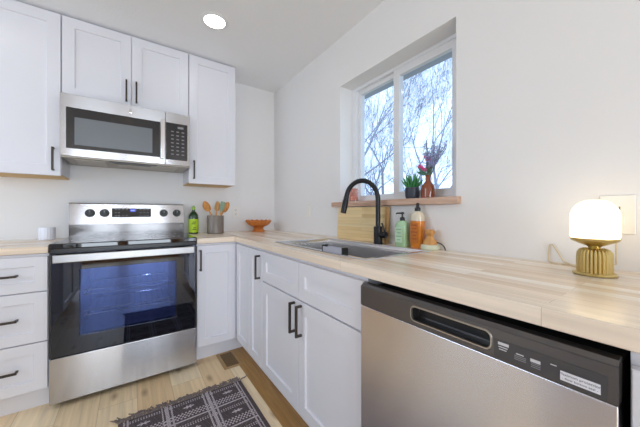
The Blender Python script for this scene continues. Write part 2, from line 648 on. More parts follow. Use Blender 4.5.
# recessed ceiling lamps
lamp_spots = [(-.82, -.79), (-2.04, -.82), (-2.04, -4.6)]  # the last one is unseen, added to brighten the room
lamp_lab = ['round recessed lamp lit in the ceiling ahead of the wall cabinets',
            'round recessed lamp above the left wall cabinet', 'added unseen recessed lamp near the glass door behind the camera']
for (x, y), lb in zip(lamp_spots, lamp_lab):
    t = thing('ceiling_lamp', lb, 'ceiling light', (x, y, H), 'recessed ceiling lamps')
    MB().lathe([(.066, -.001), (.068, -.006), (.086, -.004), (.09, -.0005)], (x, y, H), 40, False, False).build('trim_ring', M['trimring'], t)
    MB().lathe([(.0665, -.0045), (.0665, -.0015)], (x, y, H), 40).build('lens', M['lens'], t)

# ------------------------------------------------------------------ outdoors
struct(MB().box(-14, 30, -30, 30, -1.1, -1.0).build('ground', mat('winter_grass', (150, 146, 130), 0.9, var=0.15, vscale=2)))
struct(MB().box(.22, .70, -4.9, .4, 2.275, 2.42).build('trim_2', mat('eave_paint', (170, 174, 186), 0.6)))
bark = mat('winter_bark', (150, 152, 168), 0.9, var=0.2, vscale=20, bump=0.4, bscale=30)


def tree(label, base, seed, lean, height, r0, levels=5, spread=0.6):
    rnd = random.Random(seed)
    t = thing('bare_tree', label, 'tree', base, 'bare trees outside the window')
    trunk, branch = MB(), MB()

    def grow(p, d, ln, r, lv):
        n = 5 if lv < 2 else 4
        pts, rad = [p.copy()], [r]
        q = p.copy()
        dd = d.copy()
        for k in range(n):
            dd = (dd + Vector((rnd.uniform(-1, 1), rnd.uniform(-1, 1), rnd.uniform(-.6, 1))) * (.10 if lv < 2 else .2)).normalized()
            q = q + dd * (ln / n)
            pts.append(q.copy())
            rad.append(r * (1 - .62 * (k + 1) / n))
        (trunk if lv == 0 else branch).tube(pts, rad, 8 if lv == 0 else (5 if lv < 3 else 3), lv < 2)
        if lv >= levels:
            return
        kids = [5, 6, 6, 5, 4, 3][lv]
        for k in range(kids):
            f = rnd.uniform(.3, 1.0) if k < kids - 1 else 1.0
            i = min(int(f * n), n - 1)
            a = pts[i].lerp(pts[i + 1], f * n - i) if f < 1 else pts[-1]
            ax = d.orthogonal().normalized()
            ax.rotate(Matrix.Rotation(rnd.uniform(0, 6.283), 3, d))
            nd = (dd * 1.0 + ax * rnd.uniform(.5, 1.0) * spread * 1.6).normalized()
            nd.z += .12
            nd.normalize()
            rr = max(.0035, rad[min(i + 1, n)] * rnd.uniform(.5, .8))
            grow(a, nd, ln * rnd.uniform(.5, .78), rr, lv + 1)

    d0 = Vector((lean[0], lean[1], 1)).normalized()
    grow(Vector(base), d0, height * .42, r0, 0)
    trunk.build('trunk', bark, t)
    branch.build('branches', bark, t)


tree('bare tree with a leaning trunk nearest the window', (4.3, 5.2, -1.0), 5, (-.05, -.80), 9.5, .17, 4)
tree('bare tree seen through the right window pane', (5.4, 1.1, -1.0), 11, (.0, .12), 8.0, .08, 4)
tree('slim bare tree standing farther off to the right', (8.0, 3.6, -1.0), 31, (.05, .1), 9.5, .10, 5)
tree('bare tree farthest off in the garden', (10.5, 8.0, -1.0), 47, (0, -.1), 11.0, .14, 5)

# ------------------------------------------------------------------ wall cabinets
UF = .302


def carcass(parent, x0, x1, y0, y1, z0, z1, m=None, name='carcass'):
    return MB().box(x0, x1, y0, y1, z0, z1).build(name, m or M['cab'], parent, .001)


G_U = 'white shaker wall cabinets'
UT = H - .004
# left of the microwave
x0, x1 = RL - .46, RL - .001
t = thing('wall_cabinet', 'white shaker wall cabinet left of the microwave, cut off by the left edge', 'cabinet', ((x0 + x1) / 2, -.0, 1.342), G_U)
carcass(t, x0, x1, -UF + .021, -.001, 1.352, UT)
MB().box(x0 + .002, x1 - .002, -UF + .026, -.002, 1.343, 1.3515).build('underside', M['cabin'], t)
d = MB().shaker('y', -UF, x0 + .002, x1 - .002, 1.342, UT - .012, .066).build('door', M['cab'], t)
pull(d, 'y', -UF, x1 - .036, 1.447)
# above the microwave
x0, x1 = RL + .0005, RR - .0005
t = thing('wall_cabinet', 'short white double-door wall cabinet above the microwave', 'cabinet', ((x0 + x1) / 2, 0, 1.868), G_U)
carcass(t, x0, x1, -UF + .021, -.001, 1.868, UT)
xm = -1.289
for a, b, hx in ((x0 + .003, xm - .0015, xm - .03), (xm + .0015, x1 - .003, xm + .03)):
    d = MB().shaker('y', -UF, a, b, 1.874, UT - .012, .062).build('door', M['cab'], t)
    pull(d, 'y', -UF, hx, 1.985)
# right of the microwave
x0, x1 = RR + .001, -.523
t = thing('wall_cabinet', 'tall white single-door wall cabinet right of the microwave', 'cabinet', ((x0 + x1) / 2, 0, 1.342), G_U)
carcass(t, x0, x1, -UF + .021, -.001, 1.352, UT)
MB().box(x0 + .002, x1 - .002, -UF + .026, -.002, 1.343, 1.3515).build('underside', M['cabin'], t)
d = MB().shaker('y', -UF, x0 + .002, x1 - .002, 1.342, UT - .012, .062).build('door', M['cab'], t)
pull(d, 'y', -UF, x0 + .036, 1.453)

# ------------------------------------------------------------------ microwave
x0, x1 = RL + .004, RR - .004
z0, z1 = 1.467, 1.866
t = thing('microwave', 'stainless over-the-range microwave mounted under the short wall cabinet', 'microwave', ((x0 + x1) / 2, 0, 1.45))
MB().box(x0 + .002, x1 - .002, -.345, -.004, z0 + .001, z1 - .001).build('body', M['steelflat'], t, .002)
xs = -1.078
door = MB()
door.frame('y', -.375, .03, x0, xs - .0015, z0, z1, .030, .050, su1=.034, sz1=.085)
door = door.build('door', M['steel'], t, .0015)
# dark glass and its window
gx0, gx1, gz0, gz1 = -1.6335, -1.1130, 1.5165, 1.7815
MB().box(gx0, gx1, -.3765, -.358, gz0, gz1).build('door_glass', M['mwglass'], door, .002)
MB().box(-1.592, -1.162, -.3795, -.377, 1.541, 1.720).build('window', M['mwwindow'], door, .001)
hb = MB().box(-1.111, -1.083, -.411, -.401, 1.507, 1.797)
hb.box(-1.108, -1.086, -.403, -.373, 1.522, 1.547).box(-1.108, -1.086, -.403, -.373, 1.757, 1.782)
hb.build('handle', M['chrome'], door, .003)
cp = MB().frame('y', -.375, .03, xs + .0015, x1, z0, z1, .003, .040, su1=.018, sz1=.078)
cpo = cp.build('control_panel', M['steel'], t, .0015)
MB().box(xs + .0047, -.9272, -.3765, -.353, 1.5072, 1.7878).build('keypad', M['mwglass'], cpo, .002)
MB().box(-.995, -.955, -.3792, -.3763, 1.750, 1.765).build('clock_display', M['printdim'], cpo)
kb = MB()
for r in range(7):
    for c in range(3):
        kx = -1.04 + c * .036
        kz = 1.72 - r * .029
        kb.box(kx, kx + .018, -.3788, -.3763, kz, kz + .007)
kb.build('key_markings', M['printdim'], cpo)['kind'] = 'stuff'
# round emblem
e = MB()
e.lathe([(.0135, 0), (.0135, .002), (.011, .0025), (.0105, .0018), (.0004, .0018)], (0, 0, 0), 28)
for v in e.bm.verts:
    v.co = Vector((v.co.x, -v.co.z, v.co.y)) + Vector((-1.292, -.375, 1.824))
e.build('emblem', M['chrome'], door)
# underside with filters, scoop and lamp lens
MB().box(x0 + .004, x1 - .004, -.368, -.006, 1.4565, z0 + .0005).build('base_plate', M['under'], t, .002)
for a, b in ((-1.60, -1.44), (-1.17, -.99)):
    MB().box(a, b, -.32, -.09, 1.4515, 1.457).build('filter', M['grille'], t, .002)
MB().prism([(-1.42, -.360), (-1.13, -.360), (-1.17, -.27), (-1.38, -.27)], 1.4520, 1.457, 'z').build('vent_scoop', M['blackplastic'], t)
MB().box(-1.37, -1.16, -.24, -.12, 1.4525, 1.457).build('lamp_lens', M['grille'], t)

# ------------------------------------------------------------------ range
x0, x1 = RL + .004, RR - .004
RF = .652
t = thing('range', 'stainless electric range with black glass cooktop and oven door', 'stove', ((x0 + x1) / 2, -.33, 0))
wx0, wx1, wz0, wz1 = x0 + .129, x1 - .129, .39, .772
bd = MB().box(x0, wx0 - .001, -RF + .04, -.012, .03, .893).box(wx1 + .001, x1, -RF + .04, -.012, .03, .893)
bd.box(wx0 - .001, wx1 + .001, -RF + .04, -.012, .03, .379).box(wx0 - .001, wx1 + .001, -RF + .04, -.012, .801, .893)
bd.box(wx0 - .001, wx1 + .001, -.159, -.012, .379, .801)
bd.build('body', M['darkmetal'], t)
MB().box(x0 + .03, x1 - .03, -RF + .09, -.04, 0.0, .031).build('plinth', M['blackplastic'], t)
MB().box(x0 - .001, x1 + .001, -RF - .004, -.10, .895, .926).build('cooktop', M['blackglass'], t, .006, 3)
for bx, by, br in ((-1.49, -.45, .105), (-1.08, -.46, .085), (-1.48, -.22, .075), (-1.09, -.21, .10)):
    m = MB()
    m.lathe([(br, .9262), (br + .004, .9264), (br + .004, .9262)], (bx, by, 0), 48, False, False)
    m.lathe([(br * .62, .9262), (br * .62 + .003, .9264), (br * .62 + .003, .9262)], (bx, by, 0), 48, False, False)
    m.build('burner_ring', M['printdim'], t)
# backguard: glossy lower band, steel console
MB().box(x0 + .004, x1 - .004, -.10, -.014, .90, 1.016).build('backguard_band', M['polished'], t, .002)
bg = MB().prism([(-.012, 1.012), (-.108, 1.012), (-.092, 1.166), (-.084, 1.172), (-.012, 1.172)], x0 + .002, x1 - .002, 'x')
bg = bg.build('backguard', M['steel'], t, .002)
# console face leans: point on it at height z
fy = lambda z: -.108 + (z - 1.012) / (1.166 - 1.012) * .016
m = MB()
for zz in ():
    pass
a, b = 1.065, 1.134
m.rings([[(-1.413, fy(a) - .0015, a), (-1.157, fy(a) - .0015, a), (-1.157, fy(b) - .0015, b), (-1.413, fy(b) - .0015, b)],
         [(-1.413, fy(a) + .004, a), (-1.157, fy(a) + .004, a), (-1.157, fy(b) + .004, b), (-1.413, fy(b) + .004, b)]])
disp = m.build('control_display', M['mwglass'], t)
MB().box(-1.298, -1.26, fy(1.118) - .0025, fy(1.11), 1.108, 1.128).build('clock', M['bluelit'], disp)
MB().box(-1.292, -1.268, fy(1.12) - .0034, fy(1.118) - .002, 1.115, 1.121).build('clock_digits', M['whitelit'], disp)
kb = MB()
for r, zz in enumerate((1.122, 1.098, 1.076)):
    for kx in (-1.395, -1.375, -1.35, -1.325, -1.235, -1.21, -1.185):
        if r == 1 and kx in (-1.35, -1.325):
            continue
        kb.box(kx, kx + .013, fy(zz) - .0023, fy(zz), zz, zz + .0045)
kb.build('key_markings', M['printdim'], disp)['kind'] = 'stuff'
for kx in (-1.542, -1.457, -1.066, -.968):
    zc = 1.097
    yc = fy(zc)
    m = MB()
    m.disc((kx, yc + .001, zc), (0, -1, .1), .031, .006, 28, .029)
    k = m.build('knob', M['blackplastic'], t, .001)
    m2 = MB()
    m2.disc((kx, yc - .004, zc), (0, -1, .1), .024, .022, 24, .021)
    m2.box(kx - .005, kx + .005, yc - .032, yc - .02, zc - .021, zc + .021)
    m2.build('grip', M['blackplastic'], k, .0015)
    MB().box(kx - .0012, kx + .0012, yc - .0328, yc - .0318, zc + .004, zc + .02).build('pointer', M['print'], k)
# oven door: glass front with a see-through window, steel handle
od = MB()
od.frame('y', -RF, .04, x0 + .001, x1 - .001, .290, .872, .128, .10)
od = od.build('oven_door', M['doorglass'], t, .003)
wx0, wx1, wz0, wz1 = x0 + .129, x1 - .129, .39, .772
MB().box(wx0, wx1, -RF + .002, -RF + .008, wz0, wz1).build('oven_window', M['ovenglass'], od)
for sx in (x0 + .001, x1 - .011):
    MB().box(sx, sx + .010, -RF - .0015, -RF + .02, .291, .871).build('door_edge', M['darkmetal'], od, .001)
hd = MB().box(x0 + .022, x1 - .022, -RF - .052, -RF - .034, .822, .868)
for sx in (x0 + .05, x1 - .08):
    hd.box(sx, sx + .03, -RF - .036, -RF + .002, .832, .858)
hd.build('handle', M['handlesteel'], od, .005, 3)
# cavity seen through the window: five inner faces
cv = MB()
cy0, cy1 = -RF + .0425, -.16
for pts in ([(wx0, cy0, .38), (wx1, cy0, .38), (wx1, cy1, .38), (wx0, cy1, .38)],
            [(wx0, cy0, .80), (wx1, cy0, .80), (wx1, cy1, .80), (wx0, cy1, .80)],
            [(wx0, cy1, .38), (wx1, cy1, .38), (wx1, cy1, .80), (wx0, cy1, .80)],
            [(wx0, cy0, .38), (wx0, cy1, .38), (wx0, cy1, .80), (wx0, cy0, .80)],
            [(wx1, cy0, .38), (wx1, cy1, .38), (wx1, cy1, .80), (wx1, cy0, .80)]):
    cv.quad(pts)
CAV = (wx0, wx1, cy0, cy1)
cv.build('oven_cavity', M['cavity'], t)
for rz in (.485, .61):
    m = MB()
    m.tube([(wx0 + .012, cy0 + .02, rz), (wx1 - .012, cy0 + .02, rz)], .004, 6)
    m.tube([(wx0 + .012, cy0 + .02, rz + .025), (wx1 - .012, cy0 + .02, rz + .025)], .004, 6)
    m.tube([(wx0 + .012, cy1 - .03, rz), (wx1 - .012, cy1 - .03, rz)], .004, 6)
    for i in range(14):
        xx = wx0 + .02 + i * (wx1 - wx0 - .04) / 13
        m.tube([(xx, cy0 + .02, rz), (xx, cy1 - .03, rz)], .0025, 5)
    m.build('oven_rack', M['rack'], t)
ol = bpy.data.lights.new('cavity_fill', 'POINT')  # light added inside the cavity so the racks show
ol.energy = 1.0
ol.color = (0.75, 0.82, 1.0)
ol.shadow_soft_size = .02
olo = bpy.data.objects.new('cavity_fill', ol)
C.objects.link(olo)
olo.parent = t
olo.location = Vector(((wx0 + wx1) / 2 + .1, cy1 - .08, .76)) - t.location
MB().box(x0 + .001, x1 - .001, -RF + .002, -RF + .04, .032, .284).build('drawer', M['steel'], t, .004)

# ------------------------------------------------------------------ base cabinets
G_B = 'white shaker base cabinets'
# drawer unit left of the range
x0, x1 = RL - .385, RL - .002
t = thing('base_cabinet', 'white three-drawer base cabinet left of the range', 'cabinet', ((x0 + x1) / 2, -.3, 0), G_B)
carcass(t, x0, x1, -FD + .021, -.002, .118, .872)
MB().box(x0, x1, -.55, -.02, .0005, .1185).build('toe_kick', M['cab'], t)
for a, b, st in ((.668, .858, .052), (.390, .662, .055), (.124, .384, .055)):
    d = MB().shaker('y', -FD, x0 + .003, x1 - .003, a, b, st).build('drawer', M['cab'], t)
    pull(d, 'y', -FD, (x0 + x1) / 2, (a + b) / 2, False, .155)
# corner unit: L-shaped, two folding leaves
t = thing('corner_cabinet', 'white corner base cabinet with two folding leaves right of the range', 'cabinet', (-.4, -.4, 0), G_B)
c = MB().prism([(RR + .002, -.002), (RR + .002, -FD + .021), (-FD + .021, -FD + .021), (-FD + .021, -.913), (-.002, -.913), (-.002, -.002)], .118, .872, 'z')
c.build('carcass', M['cab'], t)
c = MB().prism([(RR + .002, -.02), (RR + .002, -.545), (-.54, -.545), (-.54, -.913), (-.02, -.913), (-.02, -.02)], .0005, .1185, 'z')
c.build('toe_kick', M['cab'], t)
d = MB().shaker('y', -FD, RR + .004, -FD - .001, .124, .858, .055).build('door', M['cab'], t)
pull(d, 'y', -FD, RR + .025, .755)
MB().shaker('x', -FD, -.912, -FD - .0215, .124, .858, .055).build('door', M['cab'], t)
# narrow unit
y0, y1 = -1.139, -.914
t = thing('base_cabinet', 'narrow white single-door base cabinet between the corner and the sink cabinet', 'cabinet', (-.3, (y0 + y1) / 2, 0), G_B)
carcass(t, -FD + .021, -.002, y0, y1 - .0005, .118, .872)
MB().box(-.54, -.02, y0, y1 - .0005, .0005, .1185).build('toe_kick', M['cab'], t)
d = MB().shaker('x', -FD, y0 + .002, y1 - .003, .124, .858, .055).build('door', M['cab'], t)
pull(d, 'x', -FD, y0 + .032, .757)
# sink unit
y0, y1 = -2.040, -1.140
t = thing('sink_cabinet', 'wide white sink base cabinet with two doors beside the dishwasher', 'cabinet', (-.3, (y0 + y1) / 2, 0), G_B)
m = MB().box(-FD + .021, -.002, y0, y0 + .018, .118, .872).box(-FD + .021, -.002, y1 - .018, y1, .118, .872)
m.box(-FD + .021, -.002, y0 + .018, y1 - .018, .118, .136).box(-.014, -.002, y0 + .018, y1 - .018, .136, .872)
m.box(-FD + .021, -FD + .039, y0 + .018, y1 - .018, .136, .872)
m.build('carcass', M['cab'], t)
MB().box(-.54, -.02, y0, y1, .0005, .1185).build('toe_kick', M['cab'], t)
ym = -1.585
for a, b in ((ym + .002, y1 - .003), (y0 + .003, ym - .002)):
    MB().shaker('x', -FD, a, b, .680, .858, .058).build('false_drawer', M['cab'], t)
    d = MB().shaker('x', -FD, a, b, .124, .672, .06).build('door', M['cab'], t)
    pull(d, 'x', -FD, ym + (.032 if a > ym else -.032), .584)
# unit right of the dishwasher
y0, y1 = -3.25, -2.652
t = thing('base_cabinet', 'white base cabinet right of the dishwasher, cut off by the right edge', 'cabinet', (-.3, (y0 + y1) / 2, 0), G_B)
carcass(t, -FD + .021, -.002, y0, y1, .118, .872)
MB().box(-.54, -.02, y0, y1, .0005, .1185).build('toe_kick', M['cab'], t)
d = MB().shaker('x', -FD, y0 + .003, y1 - .003, .668, .846, .058).build('drawer', M['cab'], t)
pull(d, 'x', -FD, (y0 + y1) / 2, .757, False)
d = MB().shaker('x', -FD, y0 + .003, y1 - .003, .124, .662, .06).build('door', M['cab'], t)
pull(d, 'x', -FD, y1 - .04, .58)
# cabinets across the aisle, behind the frame
t = thing('base_cabinet', 'white base cabinet of the peninsula across the aisle', 'cabinet', (-2.15, -2.8, 0), G_B)
carcass(t, -2.43, -1.861, -3.4, -2.2, .118, .872)
MB().box(-2.40, -1.92, -3.4, -2.2, .0005, .1185).build('toe_kick', M['cab'], t)
for a, b in ((-2.797, -2.203), (-3.397, -2.803)):
    d = MB().shaker('x', -1.84, a, b, .124, .858, .06, sgn=1).build('door', M['cab'], t)
    pull(d, 'x', -1.84, (a + .04 if a > -2.8 else b - .04), .75, sgn=1)

# ------------------------------------------------------------------ worktops
CB = .876
t = thing('countertop', 'L-shaped butcher block worktop running round the corner and past the sink', 'worktop', (-.3, -1.3, CB))
D = .631
SX0, SX1, SY0, SY1 = -.530, -.127, -1.955, -1.185   # sink cut-out
m = MB()
xs_, ys_ = [-D, SX0, SX1, -.001], [-3.25, SY0, SY1, -.001]
verts = {}
def gv(i, j, z):
    k = (i, j, z)
    if k not in verts:
        verts[k] = m.bm.verts.new((xs_[i], ys_[j], z))
    return verts[k]
cells = {(i, j) for i in range(3) for j in range(3)} - {(1, 1)}
for i, j in cells:
    for z in (CB, CT):
        m.bm.faces.new([gv(i, j, z), gv(i + 1, j, z), gv(i + 1, j + 1, z), gv(i, j + 1, z)])
    for (di, dj), (a, b) in {(-1, 0): ((i, j), (i, j + 1)), (1, 0): ((i + 1, j), (i + 1, j + 1)),
                             (0, -1): ((i, j), (i + 1, j)), (0, 1): ((i, j + 1), (i + 1, j + 1))}.items():
        if (i + di, j + dj) not in cells:
            m.bm.faces.new([gv(*a, CB), gv(*b, CB), gv(*b, CT), gv(*a, CT)])
m.build('slab', M['butcherY'], t, .003)
MB().box(RR + .0015, -D - .0004, -D, -.001, CB, CT).build('slab', M['butcherX'], t, .003)
o = MB().box(RL - .4, RL - .0015, -D, -.001, CB, CT).build('countertop', M['butcherX'], None, .003)
o['label'] = 'short butcher block worktop on the drawers left of the range'
o['category'] = 'worktop'
o = MB().box(-2.46, -1.82, -3.42, -2.18, CB, CT).build('countertop', M['butcherY'], None, .003)
o['label'] = 'butcher block worktop on the peninsula across the aisle'
o['category'] = 'worktop'

# ------------------------------------------------------------------ dishwasher
y0, y1 = -2.644, -2.048
DF = -.645
t = thing('dishwasher', 'stainless dishwasher with dark control strip under the worktop', 'dishwasher', (-.3, (y0 + y1) / 2, 0))
MB().box(-.60, -.03, y0 + .002, y1 - .002, .02, .842).build('body', M['gap'], t)
MB().box(-.56, -.05, y0 + .02, y1 - .02, .0005, .1).build('toe_kick', M['blackplastic'], t)
MB().box(DF, -.601, y0, y1, .115, .7855).build('door', M['dwsteel'], t, .003)
# control strip with a sloped top and a pocket handle
hy0, hy1, hz0, hz1 = -2.455, -2.252, .801, .838
strip = MB()
K = 8
def rrect(d, grow=0.0):
    r = .012 + grow
    pts = []
    for cx_, cz_, a0 in ((hy1 - .012, hz1 - .012, 0), (hy0 + .012, hz1 - .012, 90), (hy0 + .012, hz0 + .012, 180), (hy1 - .012, hz0 + .012, 270)):
        for k in range(K):
            a = math.radians(a0 + 90 * k / (K - 1))
            pts.append((DF + d, cx_ + r * math.cos(a), cz_ + r * math.sin(a)))
    return pts
zt, zb = .849, .787
hole = [strip.bm.verts.new(p) for p in rrect(0)]
corner = [strip.bm.verts.new((DF, y, z)) for y, z in ((y1, zt), (y0, zt), (y0, zb), (y1, zb))]
for q in range(4):
    seq = hole[q * K:(q + 1) * K]
    for a, b in zip(seq, seq[1:]):
        strip.bm.faces.new((corner[q], a, b))
    nx = hole[((q + 1) * K) % len(hole)]
    strip.bm.faces.new((corner[q], seq[-1], nx, corner[(q + 1) % 4]))
back = [strip.bm.verts.new((DF + .034, v.co.y, v.co.z)) for v in corner]
for q in range(4):
    strip.bm.faces.new((corner[q], corner[(q + 1) % 4], back[(q + 1) % 4], back[q]))
h2 = [strip.bm.verts.new((DF + .034, v.co.y, v.co.z)) for v in hole]
for i in range(len(hole)):
    j = (i + 1) % len(hole)
    strip.bm.faces.new((hole[i], hole[j], h2[j], h2[i]))
strip.bm.faces.new(h2)
strip = strip.build('control_strip', M['darksteel'], t)
cap = MB().prism([(DF, .8495), (DF + .009, .858), (DF + .034, .858), (DF + .034, .8495)], y0, y1, 'y')
cap.build('top_edge', M['darksteel'], t, .001)
ring = MB()
R1 = rrect(-.0022, .003)
R2 = rrect(-.0022, .0)
R3 = rrect(.004, -.001)
R0 = rrect(.0, .004)
ring.rings([R0, R1, R2, R3], False, False)
ring.build('handle_rim', M['steelflat'], strip)
MB().box(DF + .0325, DF + .0335, hy0 + .004, hy1 - .004, hz0 + .004, hz1 - .004).build('handle_pocket', M['blackplastic'], strip)
MB().box(DF - .0007, DF + .001, -2.632, -2.462, .789, .829).build('display_panel', M['darkpanel'], strip)
for ya, yb, za, zc in ((-2.470, -2.490, .8185, .8245), (-2.471, -2.488, .8135, .8155), (-2.472, -2.486, .8085, .8105),
                       (-2.503, -2.516, .8115, .8135), (-2.527, -2.543, .8075, .8135), (-2.558, -2.567, .8155, .8172)):
    MB().box(DF - .0011, DF, ya, yb, za, zc).build('key_marking', M['print'], strip)
for k in range(3):
    MB().box(DF - .0011, DF, -2.500, -2.520, .8075 - .0035 * k, .809 - .0035 * k).build('key_caption', M['printdim'], strip)
    MB().box(DF - .0011, DF, -2.528, -2.543, .8045 - .0035 * k, .8058 - .0035 * k).build('key_caption', M['printdim'], strip)
st = MB().box(DF - .0014, DF - .0006, -2.624, -2.572, .7945, .8115).build('sticker', M['sticker'], strip, .0004)
text('sticker_lettering', 'Maximum protection', .0064, (DF - .0015, -2.598, .8065), (0, -1, 0), (0, 0, 1), M['ink'], strip, .0001, 'CENTER')
text('sticker_lettering', '- door bottom seal -', .0056, (DF - .0015, -2.598, .7995), (0, -1, 0), (0, 0, 1), M['ink'], strip, .0001, 'CENTER')

# ------------------------------------------------------------------ sink and faucet
t = thing('sink', 'stainless drop-in workstation sink set into the butcher block', 'sink', (-.32, -1.57, CT))
ro = (-.548, -.112, -1.972, -1.168)
def rect(r, z, i=0.0):
    return [(r[0] + i, r[2] + i, z), (r[1] - i, r[2] + i, z), (r[1] - i, r[3] - i, z), (r[0] + i, r[3] - i, z)]
m = MB()
ri = (-.524, -.135, -1.949, -1.191)
m.rings([rect(ro, CT + .0008), rect(ro, CT + .004, .002), rect(ri, CT + .004, -.002), rect(ri, CT + .001, 0), rect(ri, CT - .020), rect(ri, CT - .0205, .016),
         rect(ri, CT - .2, .022), rect(ri, CT - .215, .04)], False, True)
m.build('basin', M['sinksteel'], t)
MB().lathe([(.0004, CT - .2135), (.03, CT - .2135), (.045, CT - .211), (.047, CT - .214)], (-.30, -1.57, 0), 32, False, False).build('drain', M['chrome'], t)

fx, fy_ = -.081, -1.600
t = thing('faucet', 'matte black gooseneck faucet standing behind the sink', 'faucet', (fx, fy_, CT))
z = CT
MB().lathe([(.0285, .0005), (.0285, .006), (.0255, .008), (.0255, .1), (.0225, .104), (.0004, .104)], (fx, fy_, z), 28).build('base', M['black'], t)
dirx, diry = -.62, .785   # the spout swings out over the basin, away from the viewer
path = [(fx, fy_, z + .10), (fx, fy_, z + .24)]
R_ = .096
cx_, cy_ = fx + dirx * R_, fy_ + diry * R_
for k in range(0, 19):
    a = math.pi * k / 18 * 0.95
    path.append((cx_ - dirx * R_ * math.cos(a), cy_ - diry * R_ * math.cos(a), z + .265 + .115 * math.sin(a)))
MB().tube(path, .0145, 14).build('neck', M['black'], t)
e = Vector(path[-1])
dv = (Vector(path[-1]) - Vector(path[-2])).normalized()
MB().tube([e - dv * .002, e + dv * .02, e + dv * .024, e + dv * .102], [.0165, .0165, .0185, .0175], 16).build('spray_head', M['black'], t)
m = MB().tube([(fx, fy_, z + .055), (fx + .006, fy_ - .058, z + .055)], .019, 18)
m.tube([(fx + .006, fy_ - .046, z + .055), (fx + .006, fy_ - .046, z + .075), (fx, fy_ - .030, z + .125)], [.006, .005, .0045], 8)
m.build('lever', M['black'], t)

# sponge caddy hung on the front rim of the sink
t = thing('sponge_caddy', 'grey sponge caddy with black ends hung inside the front of the sink', 'caddy', (-.505, -1.73, CT))
m = MB()
m.box(-.5225, -.5205, -1.795, -1.652, .868, .937).box(-.493, -.491, -1.795, -1.652, .868, .937).box(-.5225, -.491, -1.795, -1.652, .866, .868)
m.build('tray', mat('grey_acrylic', (186, 186, 198), 0.2, var=0.04), t, .001)
for yy in (-1.803, -1.652):
    MB().box(-.5235, -.489, yy, yy + .008, .865, .944).build('end_panel', M['blackplastic'], t, .002)

# ------------------------------------------------------------------ behind the sink
# bamboo board leaning on the wall
t = thing('cutting_board', 'pale bamboo cutting board leaning on the wall behind the faucet', 'cutting board', (-.03, -1.41, CT))
def lean(y, s, d):
    a = math.radians(3.4)
    return (-.041 + s * math.sin(a) + d * math.cos(a), y, CT + .0018 + s * math.cos(a) - d * math.sin(a))
hgt, th = .222, .018
m = MB()
m.rings([[lean(-1.610, 0, 0), lean(-1.158, 0, 0), lean(-1.158, hgt, 0), lean(-1.610, hgt, 0)],
         [lean(-1.610, 0, th), lean(-1.158, 0, th), lean(-1.158, hgt, th), lean(-1.610, hgt, th)]])
m.build('board', M['bamboo'], t, .002)
m = MB()
m.rings([[lean(-1.632, 0, 0), lean(-1.611, 0, 0), lean(-1.611, hgt, 0), lean(-1.632, hgt, 0)],
         [lean(-1.632, 0, th), lean(-1.611, 0, th), lean(-1.611, hgt, th), lean(-1.632, hgt, th)]])
m.build('end_cap', M['bambooedge'], t, .002)


def rounded_body(m, c, hx, hy, prof, n=28, p=3.2, rot=0.0):
    """super-elliptic cross-section scaled up a profile [(scale, z)]"""
    rs = []
    for s, z in prof:
        ring = []
        for i in range(n):
            a = 2 * math.pi * i / n
            ca, sa = math.cos(a), math.sin(a)
            k = (abs(ca) ** p + abs(sa) ** p) ** (-1 / p)
            x, y = hx * k * ca * s, hy * k * sa * s
            ring.append((c[0] + x * math.cos(rot) - y * math.sin(rot), c[1] + x * math.sin(rot) + y * math.cos(rot), c[2] + z))
        rs.append(ring)
    m.rings(rs)
    return m


def pump(m, c, z, dx, dy):
    m.lathe([(.0135, 0), (.0135, .016), (.009, .02), (.0045, .021), (.0045, .036), (.010, .037), (.010, .046), (.004, .049), (.0004, .049)], (c[0], c[1], c[2] + z), 18)
    e0 = Vector((c[0], c[1], c[2] + z + .042))
    m.tube([e0, e0 + Vector((dx, dy, 0)) * .03, e0 + Vector((dx, dy, -.12)) * .036], [.005, .0045, .0035], 10)


c = (-.055, -1.757, CT)
t = thing('soap_bottle', 'pale green hand soap bottle with black pump right of the faucet', 'bottle', c)
m = rounded_body(MB(), c, .030, .036, [(.9, .0005), (1, .006), (1, .108), (.95, .122), (.6, .136), (.4, .142)])
m.build('bottle', mat('green_soap', (176, 214, 170), 0.2, var=0.06, vscale=12, coat=0.5), t)
m = MB()
m.box(-.0885, -.0850, -1.782, -1.732, CT + .022, CT + .106)
m.build('label', mat('soap_label', (196, 224, 190), 0.5), t, .001)
m = MB()
for k, (a, b) in enumerate(((-1.775, -1.742), (-1.772, -1.75), (-1.777, -1.74), (-1.77, -1.748))):
    m.box(-.0892, -.088, a, b, CT + .092 - .019 * k, CT + .097 - .019 * k)
m.build('label_print', mat('soap_print', (138, 178, 138), 0.6), t)
m = MB()
pump(m, c, .141, -.4, .9)
m.build('pump', M['blackplastic'], t)

c = (-.043, -1.846, CT)
t = thing('dish_soap_bottle', 'taller amber dish soap bottle with black cap beside the green soap', 'bottle', c)
m = rounded_body(MB(), c, .028, .035, [(.9, .0005), (1, .006), (1, .142)])
m.build('soap', mat('amber_soap', (214, 130, 36), 0.18, var=0.18, vscale=14, coat=0.5), t)
m = rounded_body(MB(), c, .028, .035, [(1, .1425), (1, .160), (.92, .176), (.55, .19), (.4, .194)])
m.build('bottle', mat('clear_bottle', (226, 214, 190), 0.15, coat=0.5), t)
m = MB()
m.box(-.0735, -.0705, -1.868, -1.822, CT + .026, CT + .132)
m.build('label', mat('amber_label', (196, 112, 34), 0.5, var=.1, vscale=60), t, .001)
m = MB()
for k, (a, b) in enumerate(((-1.862, -1.83), (-1.86, -1.834), (-1.864, -1.827), (-1.858, -1.836), (-1.861, -1.83))):
    m.box(-.0743, -.073, a, b, CT + .117 - .018 * k, CT + .123 - .018 * k)
m.build('label_print', mat('amber_print', (160, 80, 26), 0.6), t)
